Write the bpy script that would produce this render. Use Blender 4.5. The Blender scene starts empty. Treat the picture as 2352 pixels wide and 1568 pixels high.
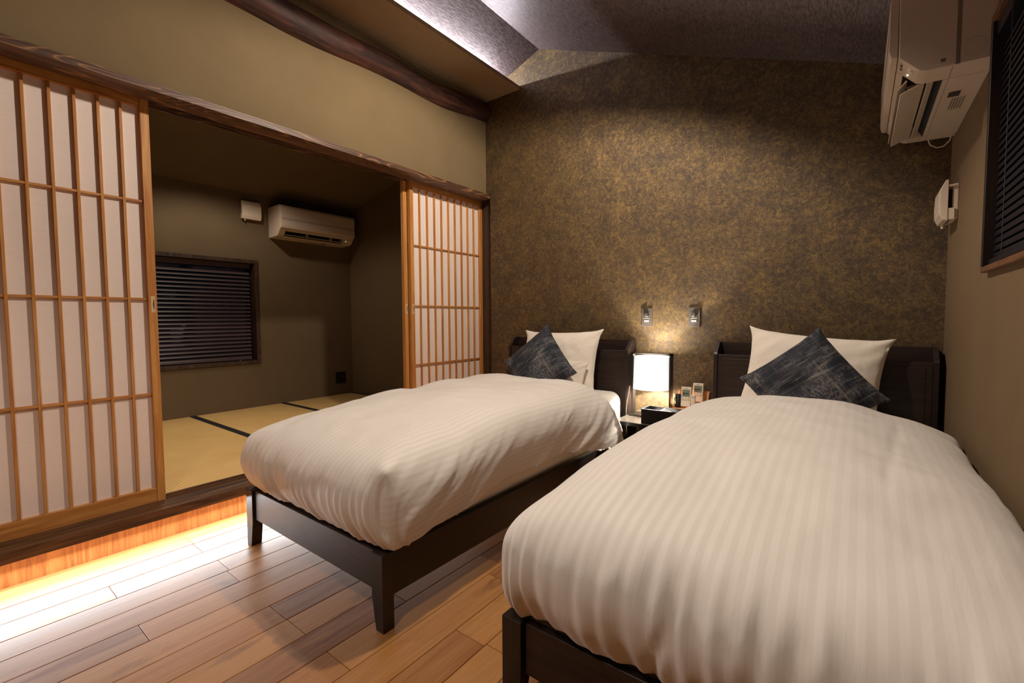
import bpy, bmesh, math, random
from mathutils import Vector, Matrix, noise
random.seed(4)
scene = bpy.context.scene
COL = scene.collection
PI = math.pi

# ------------------------------------------------------------------ camera
CAM = (2.5043, -2.9328, 1.0236); YAW, PITCH, ROLL, FPX = 0.6524, 0.0503, -0.0056, 1040.2
def cam_matrix():
    f0 = Vector((-math.sin(YAW), math.cos(YAW), 0)); r0 = Vector((math.cos(YAW), math.sin(YAW), 0)); u0 = Vector((0, 0, 1))
    f = f0*math.cos(PITCH) - u0*math.sin(PITCH); u = u0*math.cos(PITCH) + f0*math.sin(PITCH)
    r = r0*math.cos(ROLL) + u*math.sin(ROLL); u2 = -r0*math.sin(ROLL) + u*math.cos(ROLL)
    m = Matrix(((r.x, u2.x, -f.x, CAM[0]), (r.y, u2.y, -f.y, CAM[1]), (r.z, u2.z, -f.z, CAM[2]), (0, 0, 0, 1)))
    return m
cd = bpy.data.cameras.new('camera'); cam = bpy.data.objects.new('camera', cd); COL.objects.link(cam)
cd.sensor_width = 36; cd.lens = FPX/2352*36; cd.clip_start = 0.02
cam.matrix_world = cam_matrix(); scene.camera = cam

# ------------------------------------------------------------------ world, lights, exposure
scene.view_settings.view_transform = 'Standard'; scene.view_settings.look = 'None'
scene.view_settings.gamma = 1.0; scene.view_settings.exposure = 0.0
scene.view_settings.use_curve_mapping = False
w = bpy.data.worlds.new('night'); scene.world = w; w.use_nodes = True
w.node_tree.nodes['Background'].inputs[0].default_value = (0.10, 0.16, 0.42, 1); w.node_tree.nodes['Background'].inputs[1].default_value = 0.005
WARM = (1.0, 0.86, 0.72); NEUT = (0.94, 0.97, 1.0); COOL = (0.93, 0.93, 1.0)
def light(name, kind, loc, power, color, target=None, **kw):
    d = bpy.data.lights.new(name, kind); d.energy = power; d.color = color
    for k, v in kw.items(): setattr(d, k, v)
    o = bpy.data.objects.new(name, d); COL.objects.link(o); o.location = loc
    if target is not None:
        o.rotation_euler = (Vector(target)-Vector(loc)).to_track_quat('-Z', 'Y').to_euler()
    return o
# ceiling spots (above the frame), one in the tatami room behind the left screen, plus an added mat fill
light('ceiling_spot_room', 'SPOT', (1.45, -1.20, 2.665), 122, WARM, (1.45-.31, -1.20, 2.665-.95), spot_size=math.radians(156), spot_blend=0.30, shadow_soft_size=0.04)
light('ceiling_spot_entry', 'SPOT', (1.8, -3.3, 2.40), 60, WARM, (1.8, -3.2, 0), spot_size=math.radians(128), spot_blend=0.6, shadow_soft_size=0.12)
light('ceiling_spot_tatami', 'SPOT', (-1.45, -1.42, 2.38), 26, WARM, (-1.42, -1.38, 0), spot_size=math.radians(150), spot_blend=0.45, shadow_soft_size=0.03)
light('fill_spot_tatami', 'SPOT', (-0.95, -1.95, 2.48), 85, WARM, (-0.95, -1.90, 0), spot_size=math.radians(84), spot_blend=0.8, shadow_soft_size=0.06)  # extra spot, added only to brighten the straw mats
# LED strips: under the threshold and on the cove shelf
light('led_under_step', 'AREA', (-0.030, -1.62, 0.1105), 29, NEUT, None, shape='RECTANGLE', size=2.9, size_y=0.010).rotation_euler = Vector((.74, 0, -.67)).to_track_quat('-Z', 'Y').to_euler()
light('led_cove', 'AREA', (0.15, -2.1, 2.856), 62, COOL, None, shape='RECTANGLE', size=4.1, size_y=0.012).rotation_euler = Vector((.62, 0, .78)).to_track_quat('-Z', 'Y').to_euler()

# ------------------------------------------------------------------ node helpers / materials
MATS = {}
class NT:
    def __init__(s, name, rough=0.6, metallic=0.0):
        s.m = bpy.data.materials.new(name); s.m.use_nodes = True; s.t = s.m.node_tree
        s.b = s.t.nodes['Principled BSDF']; s.b.inputs['Roughness'].default_value = rough; s.b.inputs['Metallic'].default_value = metallic
        MATS[name] = s.m
    def n(s, typ, ins=None, **props):
        nd = s.t.nodes.new(typ)
        for k, v in props.items(): setattr(nd, k, v)
        for k, v in (ins or {}).items():
            if isinstance(v, bpy.types.NodeSocket): s.t.links.new(v, nd.inputs[k])
            else: nd.inputs[k].default_value = v
        return nd
    def link(s, sock, name): s.t.links.new(sock, s.b.inputs[name])
    def noise(s, vec, scale, detail=3, rough=.55, dist=0.0):
        return s.n('ShaderNodeTexNoise', {'Vector': vec, 'Scale': scale, 'Detail': detail, 'Roughness': rough, 'Distortion': dist}).outputs['Fac']
    def ramp(s, fac, stops, interp='LINEAR'):
        r = s.n('ShaderNodeValToRGB', {'Fac': fac}); cr = r.color_ramp; cr.interpolation = interp
        while len(cr.elements) < len(stops): cr.elements.new(.5)
        for e, (p, c) in zip(cr.elements, stops): e.position = p; e.color = (c[0], c[1], c[2], 1) if not isinstance(c, (int, float)) else (c, c, c, 1)
        return r.outputs['Color']
    def mapping(s, vec, scale=(1, 1, 1), loc=(0, 0, 0), rot=(0, 0, 0)):
        return s.n('ShaderNodeMapping', {'Vector': vec, 'Scale': scale, 'Location': loc, 'Rotation': rot}).outputs['Vector']
    def mix(s, fac, a, b, typ='MIX'):
        m = s.n('ShaderNodeMix', data_type='RGBA', blend_type=typ)
        for k, v in (('Factor', fac), ('A', a), ('B', b)):
            idx = {'Factor': 0, 'A': 6, 'B': 7}[k]
            if isinstance(v, bpy.types.NodeSocket): s.t.links.new(v, m.inputs[idx])
            else: m.inputs[idx].default_value = v if k == 'Factor' else (v[0], v[1], v[2], 1)
        return m.outputs[2]
    def math(s, op, a, b=0.0):
        m = s.n('ShaderNodeMath', operation=op)
        for i, v in enumerate((a, b)):
            if isinstance(v, bpy.types.NodeSocket): s.t.links.new(v, m.inputs[i])
            else: m.inputs[i].default_value = v
        return m.outputs[0]
    def pos(s): return s.n('ShaderNodeNewGeometry').outputs['Position']
    def obj(s): return s.n('ShaderNodeTexCoord').outputs['Object']
    def uv(s): return s.n('ShaderNodeTexCoord').outputs['UV']
    def bump(s, h, strength=.2, dist=.01):
        b = s.n('ShaderNodeBump', {'Height': h, 'Strength': strength, 'Distance': dist}); s.link(b.outputs['Normal'], 'Normal')
def flat(name, col, rough=.5, metallic=0.0, emit=None, es=0.0, spec=None):
    t = NT(name, rough, metallic); t.b.inputs['Base Color'].default_value = (*col, 1)
    if emit: t.b.inputs['Emission Color'].default_value = (*emit, 1); t.b.inputs['Emission Strength'].default_value = es
    if spec is not None: t.b.inputs['Specular IOR Level'].default_value = spec
    return t.m
def srgb(r, g, b):
    f = lambda c: (c/255/12.92 if c/255 <= .04045 else ((c/255+.055)/1.055)**2.4)
    return (f(r), f(g), f(b))

# plaster walls
def plaster(name, col, var=.06):
    t = NT(name, .92); p = t.pos(); a = t.noise(p, 3, 3); b = t.noise(p, 260, 2, .6)
    c = t.mix(t.ramp(a, [(.3, 0.0), (.7, 1.0)]), [x*(1-var) for x in col], [x*(1+var) for x in col])
    c = t.mix(.12, c, t.ramp(b, [(.35, (.25, .25, .25)), (.7, (1, 1, 1))]), 'MULTIPLY')
    t.link(c, 'Base Color'); t.bump(b, .25, .002); t.b.inputs['Specular IOR Level'].default_value = .2
    return t.m
plaster('khaki', srgb(126, 108, 79)); plaster('khaki_right', srgb(118, 98, 73)); plaster('olive', srgb(111, 94, 71)); plaster('soffit', srgb(140, 113, 82))
# gold washi wall paper
t = NT('gold_paper', .42); p = t.pos()
cl = t.noise(p, 7.0, 4, .6, .4); mid = t.noise(p, 40, 4, .65, .8); fib = t.noise(p, 185, 3, .75, 1.4)
g = t.math('ADD', t.math('ADD', t.math('MULTIPLY', cl, .35), t.math('MULTIPLY', mid, .62)), t.math('MULTIPLY', fib, .95))
k = t.ramp(t.math('MULTIPLY', g, .5), [(.445, 0.0), (.60, 1.0)])
c = t.mix(k, srgb(66, 51, 36), srgb(148, 121, 72)); t.link(c, 'Base Color')
t.link(t.ramp(k, [(0, .12), (1, .65)]), 'Metallic'); t.link(t.ramp(k, [(0, .56), (1, .40)]), 'Roughness'); t.bump(fib, .5, .004)
# dark glossy ceiling paper
t = NT('ceiling_paper', .5); p = t.pos()
st = t.noise(t.mapping(p, (170, 26, 170)), 1.0, 3, .6, .3); fl = t.noise(p, 330, 2, .6)
c = t.mix(t.ramp(st, [(.35, 0.0), (.68, 1.0)]), srgb(60, 50, 50), srgb(112, 98, 98)); t.link(c, 'Base Color')
t.link(t.ramp(fl, [(.4, .62), (.66, .30)]), 'Roughness'); t.b.inputs['Metallic'].default_value = .25; t.bump(st, .5, .003)
# floor planks
t = NT('plank', .34); p = t.pos(); rnd = t.n('ShaderNodeObjectInfo').outputs['Random']
off = t.n('ShaderNodeCombineXYZ', {'X': t.math('MULTIPLY', rnd, 37.0), 'Y': t.math('MULTIPLY', rnd, 91.0), 'Z': t.math('MULTIPLY', rnd, 13.0)}).outputs[0]
v = t.n('ShaderNodeVectorMath', {0: p, 1: off}, operation='ADD').outputs[0]
gr = t.noise(t.mapping(v, (26, 1.6, 26)), 1.0, 5, .6, .8); fine = t.noise(t.mapping(v, (160, 5, 160)), 1.0, 3, .6); blot = t.noise(t.mapping(v, (9, 3.2, 9)), 1.0, 4, .6, .5)
base = t.ramp(rnd, [(0.0, srgb(126, 76, 43)), (.3, srgb(162, 106, 58)), (.6, srgb(184, 128, 70)), (.85, srgb(146, 90, 49)), (1.0, srgb(114, 66, 39))])
c = t.mix(t.ramp(gr, [(.34, 0.0), (.66, 1.0)]), base, srgb(186, 134, 78)); c = t.mix(.5, base, c)
c = t.mix(t.ramp(blot, [(.58, 0.0), (.78, .7)]), c, srgb(78, 44, 28))
c = t.mix(.32, c, t.ramp(fine, [(.3, (.35, .35, .35)), (.7, (1, 1, 1))]), 'MULTIPLY'); t.link(c, 'Base Color')
t.link(t.ramp(gr, [(.3, .34), (.7, .46)]), 'Roughness'); t.bump(fine, .12, .002); t.b.inputs['Specular IOR Level'].default_value = .35
# generic directional wood
def wood(name, c0, c1, scale, rough=.5, dist=1.2, bump=.15, sp=1.0, lo=.38, hi=.64):
    t = NT(name, rough); v = t.pos()
    g1 = t.noise(t.mapping(v, [x*sp for x in scale]), 1.0, 4, .6, dist); g2 = t.noise(t.mapping(v, [x*4*sp for x in scale]), 1.0, 3, .6, .5)
    c = t.mix(t.ramp(g1, [(lo, 0.0), (hi, 1.0)]), c0, c1); c = t.mix(.25, c, t.ramp(g2, [(.35, (.45, .45, .45)), (.65, (1, 1, 1))]), 'MULTIPLY')
    t.link(c, 'Base Color'); t.bump(g2, bump, .002); return t.m
wood('cedar_v', srgb(188, 122, 58), srgb(218, 158, 86), (40, 40, 2.2), .45)
wood('cedar_h', srgb(186, 120, 58), srgb(216, 156, 86), (40, 2.2, 40), .45)
wood('kick_v', srgb(150, 90, 42), srgb(182, 122, 64), (38, 38, 3), .5, 1.5)
wood('dark_h', srgb(36, 24, 20), srgb(54, 36, 29), (3.0, 60, 60), .45, .8)
wood('dark_y', srgb(27, 18, 15), srgb(40, 27, 22), (60, 3.0, 60), .45, .8)
wood('dark_v', srgb(31, 21, 17), srgb(46, 30, 25), (60, 60, 3.0), .45, .8)
wood('sill_dark', srgb(62, 41, 28), srgb(114, 80, 52), (34, 2.0, 34), .42, 1.4)
wood('frame_dark', srgb(44, 29, 22), srgb(84, 58, 38), (24, 24, 5), .5, 2.2)
wood('frame_brown', srgb(92, 60, 38), srgb(124, 84, 54), (24, 5, 24), .5, 2.0)
wood('pillar_dark', srgb(52, 35, 26), srgb(82, 56, 40), (50, 50, 2.4), .5, 1.0)
wood('beech', srgb(196, 132, 76), srgb(220, 164, 104), (30, 30, 30), .45)
wood('ply', srgb(190, 164, 104), srgb(214, 190, 132), (30, 4, 30), .6)
wood('log', srgb(34, 17, 13), srgb(104, 58, 40), (16, 2.2, 16), .6, 1.6, .3, 1.0, .36, .7)
# lintel with bold cathedral grain
t = NT('lintel_wood', .5); v = t.pos()
nn = t.noise(t.mapping(v, (9, 1.5, 16)), 1.0, 1, .4, .4)
ff = t.math('FRACT', t.math('MULTIPLY', nn, 15.0))
c = t.ramp(ff, [(.0, srgb(150, 108, 70)), (.12, srgb(96, 66, 47)), (.7, srgb(78, 53, 39)), (.9, srgb(128, 90, 60)), (1.0, srgb(176, 130, 86))])
c = t.mix(.4, c, t.ramp(t.noise(t.mapping(v, (60, 3, 60)), 1, 3), [(.3, (.5, .5, .5)), (.7, (1, 1, 1))]), 'MULTIPLY')
t.link(c, 'Base Color')
# tatami
def tatami(name, ax):
    t = NT(name, .62); v = t.pos(); sep = t.n('ShaderNodeSeparateXYZ', {0: v})
    cdn = sep.outputs['Y' if ax == 'x' else 'X']
    s = t.math('SINE', t.math('MULTIPLY', cdn, 2*PI/.0155)); s = t.math('ADD', t.math('MULTIPLY', s, .5), .5)
    n1 = t.noise(v, 3.0, 3); n2 = t.noise(t.mapping(v, (6, 500, 1) if ax == 'y' else (500, 6, 1)), 1.0, 2)
    c = t.mix(t.ramp(n1, [(.3, 0.0), (.7, 1.0)]), srgb(214, 172, 106), srgb(226, 188, 120)); c = t.mix(.25, c, t.ramp(n2, [(.3, (.6, .6, .6)), (.7, (1, 1, 1))]), 'MULTIPLY')
    c = t.mix(t.math('MULTIPLY', t.math('POWER', t.math('SUBTRACT', 1.0, s), 2.0), .30), c, srgb(136, 104, 56))
    t.link(c, 'Base Color'); t.bump(s, .4, .003)
tatami('tatami_x', 'x'); tatami('tatami_y', 'y')
# linen: white striped duvet cover, plain sheet, pillow case
t = NT('duvet_cotton', .62); uvs = t.n('ShaderNodeSeparateXYZ', {0: t.uv()})
s = t.math('SINE', t.math('MULTIPLY', uvs.outputs['X'], 2*PI/.027)); k = t.ramp(t.math('ADD', t.math('MULTIPLY', s, .5), .5), [(.38, 0.0), (.62, 1.0)])
c = t.mix(k, srgb(232, 225, 217), srgb(238, 232, 225)); t.link(c, 'Base Color'); t.link(t.ramp(k, [(0, .70), (1, .6)]), 'Roughness')
wr = t.noise(t.mapping(t.uv(), (16, 5, 1)), 1.0, 4, .6, .8); cr = t.noise(t.mapping(t.uv(), (60, 22, 1)), 1.0, 3, .6, .6)
t.bump(t.math('ADD', t.math('MULTIPLY', wr, .8), t.math('MULTIPLY', cr, .0)), .13, .016)
t.b.inputs['Sheen Weight'].default_value = .15
def cotton(name, col, bs=.25):
    t = NT(name, .75); t.b.inputs['Base Color'].default_value = (*col, 1); n_ = t.noise(t.mapping(t.obj(), (9, 9, 9)), 1.0, 4, .6, 1.0); t.bump(n_, bs, .02); t.b.inputs['Sheen Weight'].default_value = .15
cotton('pillow_cotton', srgb(240, 230, 216)); cotton('sheet_cotton', srgb(236, 228, 216), .15)
# navy brushed woven cushion
t = NT('navy_weave', .8); v = t.obj()
h = t.noise(t.mapping(v, (5, 110, 5)), 1.0, 3, .6, .2); vv = t.noise(t.mapping(v, (110, 9, 5)), 1.0, 3, .6, .2); bl = t.noise(t.mapping(v, (6, 11, 6), (3, 1, 0)), 1.0, 3, .6)
pt = t.math('MULTIPLY', t.ramp(bl, [(.44, 0.0), (.58, 1.0)]), t.ramp(t.noise(t.mapping(v, (150, 70, 60)), 1.0, 2), [(.42, .05), (.62, .85)]))
ln = t.math('MULTIPLY', t.ramp(h, [(.60, 0.0), (.72, 1.0)]), t.ramp(vv, [(.38, .25), (.60, 1.0)]))
l2 = t.math('MULTIPLY', t.ramp(t.noise(t.mapping(v, (80, 6, 5), (5, 2, 1)), 1.0, 3, .6, .2), [(.54, 0.0), (.74, .8)]), t.ramp(bl, [(.40, .2), (.60, 1.0)]))
l3 = t.math('MULTIPLY', t.ramp(t.noise(t.mapping(v, (6, 80, 5), (1, 7, 1)), 1.0, 3, .6, .2), [(.52, 0.0), (.74, .8)]), t.ramp(bl, [(.38, .25), (.58, 1.0)]))
kk = t.math('MAXIMUM', t.math('MAXIMUM', l2, l3), t.math('MAXIMUM', t.math('MULTIPLY', pt, .55), t.math('MULTIPLY', ln, .85)))
wv = t.noise(v, 260, 2)
c = t.mix(t.ramp(bl, [(.35, 0.0), (.65, 1.0)]), srgb(24, 29, 42), srgb(38, 47, 68)); c = t.mix(kk, c, srgb(168, 158, 146)); c = t.mix(.35, c, t.ramp(wv, [(.35, (.3, .3, .3)), (.65, (1, 1, 1))]), 'MULTIPLY')
t.link(c, 'Base Color'); t.bump(wv, .4, .003)
# shoji paper
t = NT('shoji_paper', .85); v = t.pos(); t.b.inputs['Base Color'].default_value = (*srgb(236, 222, 212), 1)
t.link(t.mix(t.ramp(t.noise(t.mapping(v, (30, 30, 90)), 1.0, 4), [(.3, 0.0), (.7, 1.0)]), srgb(240, 225, 216), srgb(243, 229, 221)), 'Base Color'); t.b.inputs['Specular IOR Level'].default_value = .2
flat('ac_white', srgb(208, 190, 170), .42); flat('ac_inner', (.004, .004, .004), .6); flat('white_plastic', srgb(232, 216, 196), .4)
flat('black_plastic', srgb(26, 23, 22), .35); flat('dark_metal', srgb(52, 46, 42), .35, .6); flat('steel', srgb(170, 165, 160), .3, .9)
flat('switch_plate', srgb(80, 71, 64), .55, .1); flat('switch_knob', srgb(66, 58, 53), .5, .1); flat('switch_white', srgb(225, 220, 210), .4)
flat('outlet_black', srgb(24, 20, 20), .45); flat('print_dark', srgb(52, 44, 40), .6); flat('print_grey', srgb(128, 112, 98), .6); flat('sticker', srgb(222, 204, 182), .5)
flat('border_black', srgb(22, 18, 22), .85); flat('groove_light', srgb(200, 156, 104), .5); flat('dark_void', (.004, .003, .003), .9)
flat('blind_brown', srgb(76, 60, 60), .4); flat('blind_navy', srgb(20, 19, 30), .4); flat('cord_dark', srgb(60, 52, 56), .7); flat('cord_cream', srgb(216, 200, 176), .5)
flat('stone_top', srgb(92, 84, 76), .25); flat('black_lacquer', srgb(20, 17, 16), .28); flat('tissue_white', srgb(240, 240, 240), .8)
flat('lcd', srgb(128, 134, 116), .25); flat('lcd_digit', srgb(40, 44, 38), .4); flat('button_yellow', srgb(226, 178, 84), .5); flat('button_grey', srgb(150, 142, 132), .5)
flat('shade_glow', srgb(244, 244, 244), .6, 0, (.88, .95, 1.0), .82); flat('led_body', srgb(240, 240, 240), .5); flat('bulb', (1, 1, 1), .4, 0, (1, .95, .88), 8.0)
flat('green_led', srgb(200, 240, 200), .4, 0, (.75, 1, .75), 1.2); flat('subfloor', srgb(38, 24, 16), .8); flat('pale_wood', srgb(216, 186, 140), .5)
gl = NT('window_glass', .02); gl.b.inputs['Transmission Weight'].default_value = 1.0; gl.b.inputs['Base Color'].default_value = (.7, .75, .85, 1); gl.b.inputs['IOR'].default_value = 1.45

# ------------------------------------------------------------------ mesh helpers
class MB:
    def __init__(s): s.v = []; s.f = []
    def add(s, vs, fs):
        o = len(s.v); s.v += [tuple(x) for x in vs]; s.f += [tuple(i+o for i in f) for f in fs]; return s
    def box(s, x0, x1, y0, y1, z0, z1):
        return s.add([(x0, y0, z0), (x1, y0, z0), (x1, y1, z0), (x0, y1, z0), (x0, y0, z1), (x1, y0, z1), (x1, y1, z1), (x0, y1, z1)],
                     [(0, 3, 2, 1), (4, 5, 6, 7), (0, 1, 5, 4), (1, 2, 6, 5), (2, 3, 7, 6), (3, 0, 4, 7)])
    def hexa(s, b, tp): return s.add(list(b)+list(tp), [(0, 3, 2, 1), (4, 5, 6, 7), (0, 1, 5, 4), (1, 2, 6, 5), (2, 3, 7, 6), (3, 0, 4, 7)])
    def prism(s, poly, axis, a, b):
        def P(u, w_, c): return (c, u, w_) if axis == 'x' else (u, c, w_) if axis == 'y' else (u, w_, c)
        n = len(poly); vs = [P(u, w_, a) for u, w_ in poly] + [P(u, w_, b) for u, w_ in poly]
        return s.add(vs, [tuple(range(n))[::-1], tuple(range(n, 2*n))] + [(i, (i+1) % n, n+(i+1) % n, n+i) for i in range(n)])
    def tube(s, path, r, n=8, closed=False):
        path = [Vector(p) for p in path]; vs = []; m = len(path)
        for i, p in enumerate(path):
            d = (path[(i+1) % m if closed else min(i+1, m-1)]-path[(i-1) % m if closed else max(i-1, 0)]).normalized()
            a = d.cross(Vector((0, 0, 1)));
            if a.length < .05: a = d.cross(Vector((1, 0, 0)))
            a.normalize(); b = d.cross(a).normalized(); rr = r[i] if isinstance(r, (list, tuple)) else r
            vs += [p + (a*math.cos(2*PI*j/n)+b*math.sin(2*PI*j/n))*rr for j in range(n)]
        fs = [(i*n+j, i*n+(j+1) % n, ((i+1) % m)*n+(j+1) % n, ((i+1) % m)*n+j) for i in range(m if closed else m-1) for j in range(n)]
        if not closed: fs += [tuple(range(n)), tuple(range((m-1)*n, m*n))[::-1]]
        return s.add(vs, fs)
    def cyl(s, p0, p1, r, n=20): return s.tube([p0, p1], r, n)
    def mesh(s, name, bevel=0, seg=2, smooth=False, shift=None):
        bm = bmesh.new(); sh = shift or (0, 0, 0)
        bv = [bm.verts.new((x-sh[0], y-sh[1], z-sh[2])) for x, y, z in s.v]
        for f in s.f:
            try: bm.faces.new([bv[i] for i in f])
            except ValueError: pass
        bmesh.ops.recalc_face_normals(bm, faces=bm.faces)
        if bevel: bmesh.ops.bevel(bm, geom=list(bm.edges), offset=bevel, segments=seg, profile=.5, affect='EDGES', clamp_overlap=True)
        me = bpy.data.meshes.new(name); bm.to_mesh(me); bm.free()
        if smooth: me.shade_smooth()
        return me
def setp(o, label=None, cat=None, group=None, kind=None):
    for k, v in (('label', label), ('category', cat), ('group', group), ('kind', kind)):
        if v: o[k] = v
    return o
def link(name, me, mat=None, parent=None, loc=None):
    o = bpy.data.objects.new(name, me); COL.objects.link(o)
    if mat:
        me.materials.clear(); me.materials.append(MATS[mat])
    if parent: o.parent = parent
    if loc is not None: o.location = loc
    return o
def thing(name, label, cat, loc=(0, 0, 0), group=None, rz=0):
    o = bpy.data.objects.new(name, None); COL.objects.link(o); o.location = loc; o.rotation_euler = (0, 0, rz); o.empty_display_size = .1
    return setp(o, label, cat, group)
# world-coordinate part under an unrotated root
def part(name, mb, mat, root, bevel=0, seg=2, smooth=False, world=True, label=None, origin=None):
    base = Vector(root.location) if world else Vector((0, 0, 0))
    if root.parent is not None and world: base = base + Vector(root.parent.location)
    o = link(name, mb.mesh(name, bevel, seg, smooth, tuple(base)), mat, root)
    if label: o['label'] = label
    return o
def struct(name, mb, mat, bevel=0, label=None):
    o = link(name, mb.mesh(name, bevel), mat); return setp(o, label, None, None, 'structure')
def piece(src, root, d, name=None):
    c = src.copy(); COL.objects.link(c); c.parent = root; c.location = Vector(src.location)+Vector(d); return c
def autosmooth(o, ang=40):
    me = o.data; me.shade_smooth()
    try: me.set_sharp_from_angle(angle=math.radians(ang))
    except Exception: pass

# ------------------------------------------------------------------ the room shell
XR = 2.8276; YB = -4.3; XRID, ZRID = .5355, 3.0533; SR, SL = .388, .351; TX = -2.174; TZ = .174
zr = lambda x: ZRID-SR*(x-XRID); zl = lambda x: ZRID-SL*(XRID-x)
fl = struct('floor', MB().box(-.13, XR, YB, 0, -.05, -.0125), 'subfloor', label='brown hardwood plank floor of the bedroom')
fl['label'] = 'brown hardwood plank floor of the bedroom'
PW = .1245; rows = [.105+PW*i for i in range(-2, 22)]
fixed = {0: [-2.212], 1: [-2.53], 3: [-2.21], 4: [-2.527], 6: [-2.212], 8: [-1.90], 9: [-1.495, -2.21], 10: [-1.585], 11: [-1.90]}
pm = {}
for ri, x0 in enumerate(rows):
    k = ri-2; xa = max(x0, -.125)+.0008; xb = min(x0+PW, XR)-.0008
    if xb-xa < .02: continue
    js = sorted(fixed.get(k, [-1.6-.3*random.randint(0, 3)]))
    y = js[0]; cuts = list(js)
    while y > YB+.5: y -= .3*random.randint(2, 5)+.01; cuts.append(max(y, YB))
    y = js[-1]
    while y < -.3: y += .3*random.randint(2, 5)+.01; cuts.append(min(y, 0))
    cuts = sorted(set([YB, 0.0]+[c for c in cuts if YB < c < 0]))
    for a, b in zip(cuts[:-1], cuts[1:]):
        if b-a < .02: continue
        L = round(b-a, 3); key = (round(xb-xa, 4), L)
        if key not in pm: pm[key] = MB().box(-(xb-xa)/2, (xb-xa)/2, -L/2+.0006, L/2-.0006, -.0125, 0).mesh('plank', .0016, 1)
        link('plank', pm[key], 'plank', fl, ((xa+xb)/2, (a+b)/2, 0))

# gold papered head wall, notched round the corner post
gp = [(.044, -.05), (XR+.1, -.05), (XR+.1, zr(XR+.1)+.03), (XRID, ZRID+.03), (-.06, zl(-.06)+.03), (-.06, 2.058), (.044, 2.058)]
struct('wall_back', MB().prism(gp, 'y', 0, .05), 'gold_paper', label='mottled brown and gold papered wall behind the headboards')
# left wall above the lintel, and beyond the screens
struct('wall_left', MB().box(-.13, 0, YB, .04, 2.05, zl(0)+.03).box(-.13, 0, YB, -3.85, 0, 2.05), 'khaki', label='khaki plaster wall above the sliding screens')
# right wall with window opening
WY0, WY1, WZ0, WZ1 = -2.05, -.868, 1.160, 1.945
mbr = MB().box(XR, XR+.12, YB, 0.05, -.05, WZ0).box(XR, XR+.12, YB, .05, WZ1, 2.25).box(XR, XR+.12, WY1, .05, WZ0, WZ1).box(XR, XR+.12, YB, WY0, WZ0, WZ1)
struct('wall_right', mbr, 'khaki_right', label='tan plaster wall on the right beside the bed')
struct('wall_rear', MB().box(-.2, XR+.12, YB-.08, YB, -.05, 3.1), 'khaki_right')
struct('ceiling', MB().prism([(XRID, ZRID), (XR+.1, zr(XR+.1)), (XR+.1, zr(XR+.1)+.05), (XRID, ZRID+.05)], 'y', YB, .05), 'ceiling_paper', label='dark sloping ceiling falling towards the right wall')
setp(link('ceiling_cove_side', MB().prism([(XRID, ZRID), (XRID, ZRID+.05), (-.13, zl(-.13)+.05), (-.13, zl(-.13))], 'y', YB, .05).mesh('ceiling_cove_side'), 'ceiling_paper'), 'dark sloping ceiling strip washed by hidden cove light', None, None, 'structure')
# cove shelf
tr = struct('trim_1', MB().box(0, .352, YB, 0, 2.813, 2.840), 'soffit', label='flat brown cove shelf under the ridge hiding a light strip')
part('light_strip', MB().box(.13, .17, -4.15, -.05, 2.840, 2.850), 'led_body', tr)
# lintel (kamoi) with two grooves
km = struct('trim_2', MB().box(-.165, .035, -3.85, .02, 2.046, 2.056).box(-.092, .035, -3.85, .02, 2.024, 2.047).box(-.135, -.130, -3.85, .02, 2.024, 2.047).box(-.172, -.165, -3.85, .02, 2.024, 2.056), 'lintel_wood', label='dark grained wooden lintel above the sliding screens')
# threshold (shikii) with grooves
th = struct('trim_3', MB().box(-.098, .035, -3.85, .02, .130, TZ).box(-.135, -.131, -3.85, .02, .130, TZ).box(-.185, -.168, -3.85, .02, .130, TZ).box(-.186, .0, -3.85, .02, .120, .160), 'sill_dark', label='dark wooden threshold step below the sliding screens')
for gx in (-.1145, -.1495): part('groove_strip', MB().box(gx-.014, gx+.014, -3.85, .02, .160, .1625), 'groove_light', th, label='pale wooden sliding groove')
# kick boards under the step
kk_ = struct('trim_4', MB().box(-.12, -.0765, -3.85, 0, -.02, .13), 'subfloor', label='orange lit wooden kick boards below the step')
kb = MB().box(-.0765, -.073, -.0622, .0622, .0, .121).mesh('kick_board', .0003, 1)
for i in range(31): link('kick_board', kb, 'kick_v', kk_, (0, -.0246-.1247*i-.0, 0))
part('light_strip', MB().box(-.040, -.020, -3.1, -.15, .1135, .120), 'led_body', kk_)
# corner post
struct('trim_5', MB().box(-.165, .06, .062, .16, -.02, 2.05), 'pillar_dark', .002, label='dark wooden corner post beside the sliding screens')
# log beam
ss_ = lambda a, b, x: (lambda u: u*u*(3-2*u))(min(1, max(0, (x-a)/(b-a))))
lm = MB(); n = 22; N = 60; vs = []
for i in range(N+1):
    y = YB+(0.02-YB)*i/N; t_ = (y+2.0)/2.0
    zc = 2.668 + .054*ss_(-.75, 0, y) + .010*math.sin(y*5.2+.6)+.008*noise.noise((y*1.9, 3.1, 0)); ry = .082+.007*math.sin(y*3.1+1)+.008*noise.noise((y*2.6, .2, 4)); rx = .082-.012*ss_(-.5, 0, y)
    ry -= .012*ss_(-.5, 0, y)
    for j in range(n):
        a = 2*PI*j/n; r = 1+.05*noise.noise((math.cos(a)*1.4, math.sin(a)*1.4, y*2.2))
        vs.append((-.014+rx*math.cos(a)*r, y, zc+ry*math.sin(a)*r))
lm.add(vs, [(i*n+j, i*n+(j+1) % n, (i+1)*n+(j+1) % n, (i+1)*n+j) for i in range(N) for j in range(n)]+[tuple(range(n)), tuple(range(N*n, N*n+n))[::-1]])
lb = link('log_beam', lm.mesh('log_beam', smooth=True), 'log'); setp(lb, 'dark brown rounded log beam along the top of the left wall', 'beam')

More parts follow.
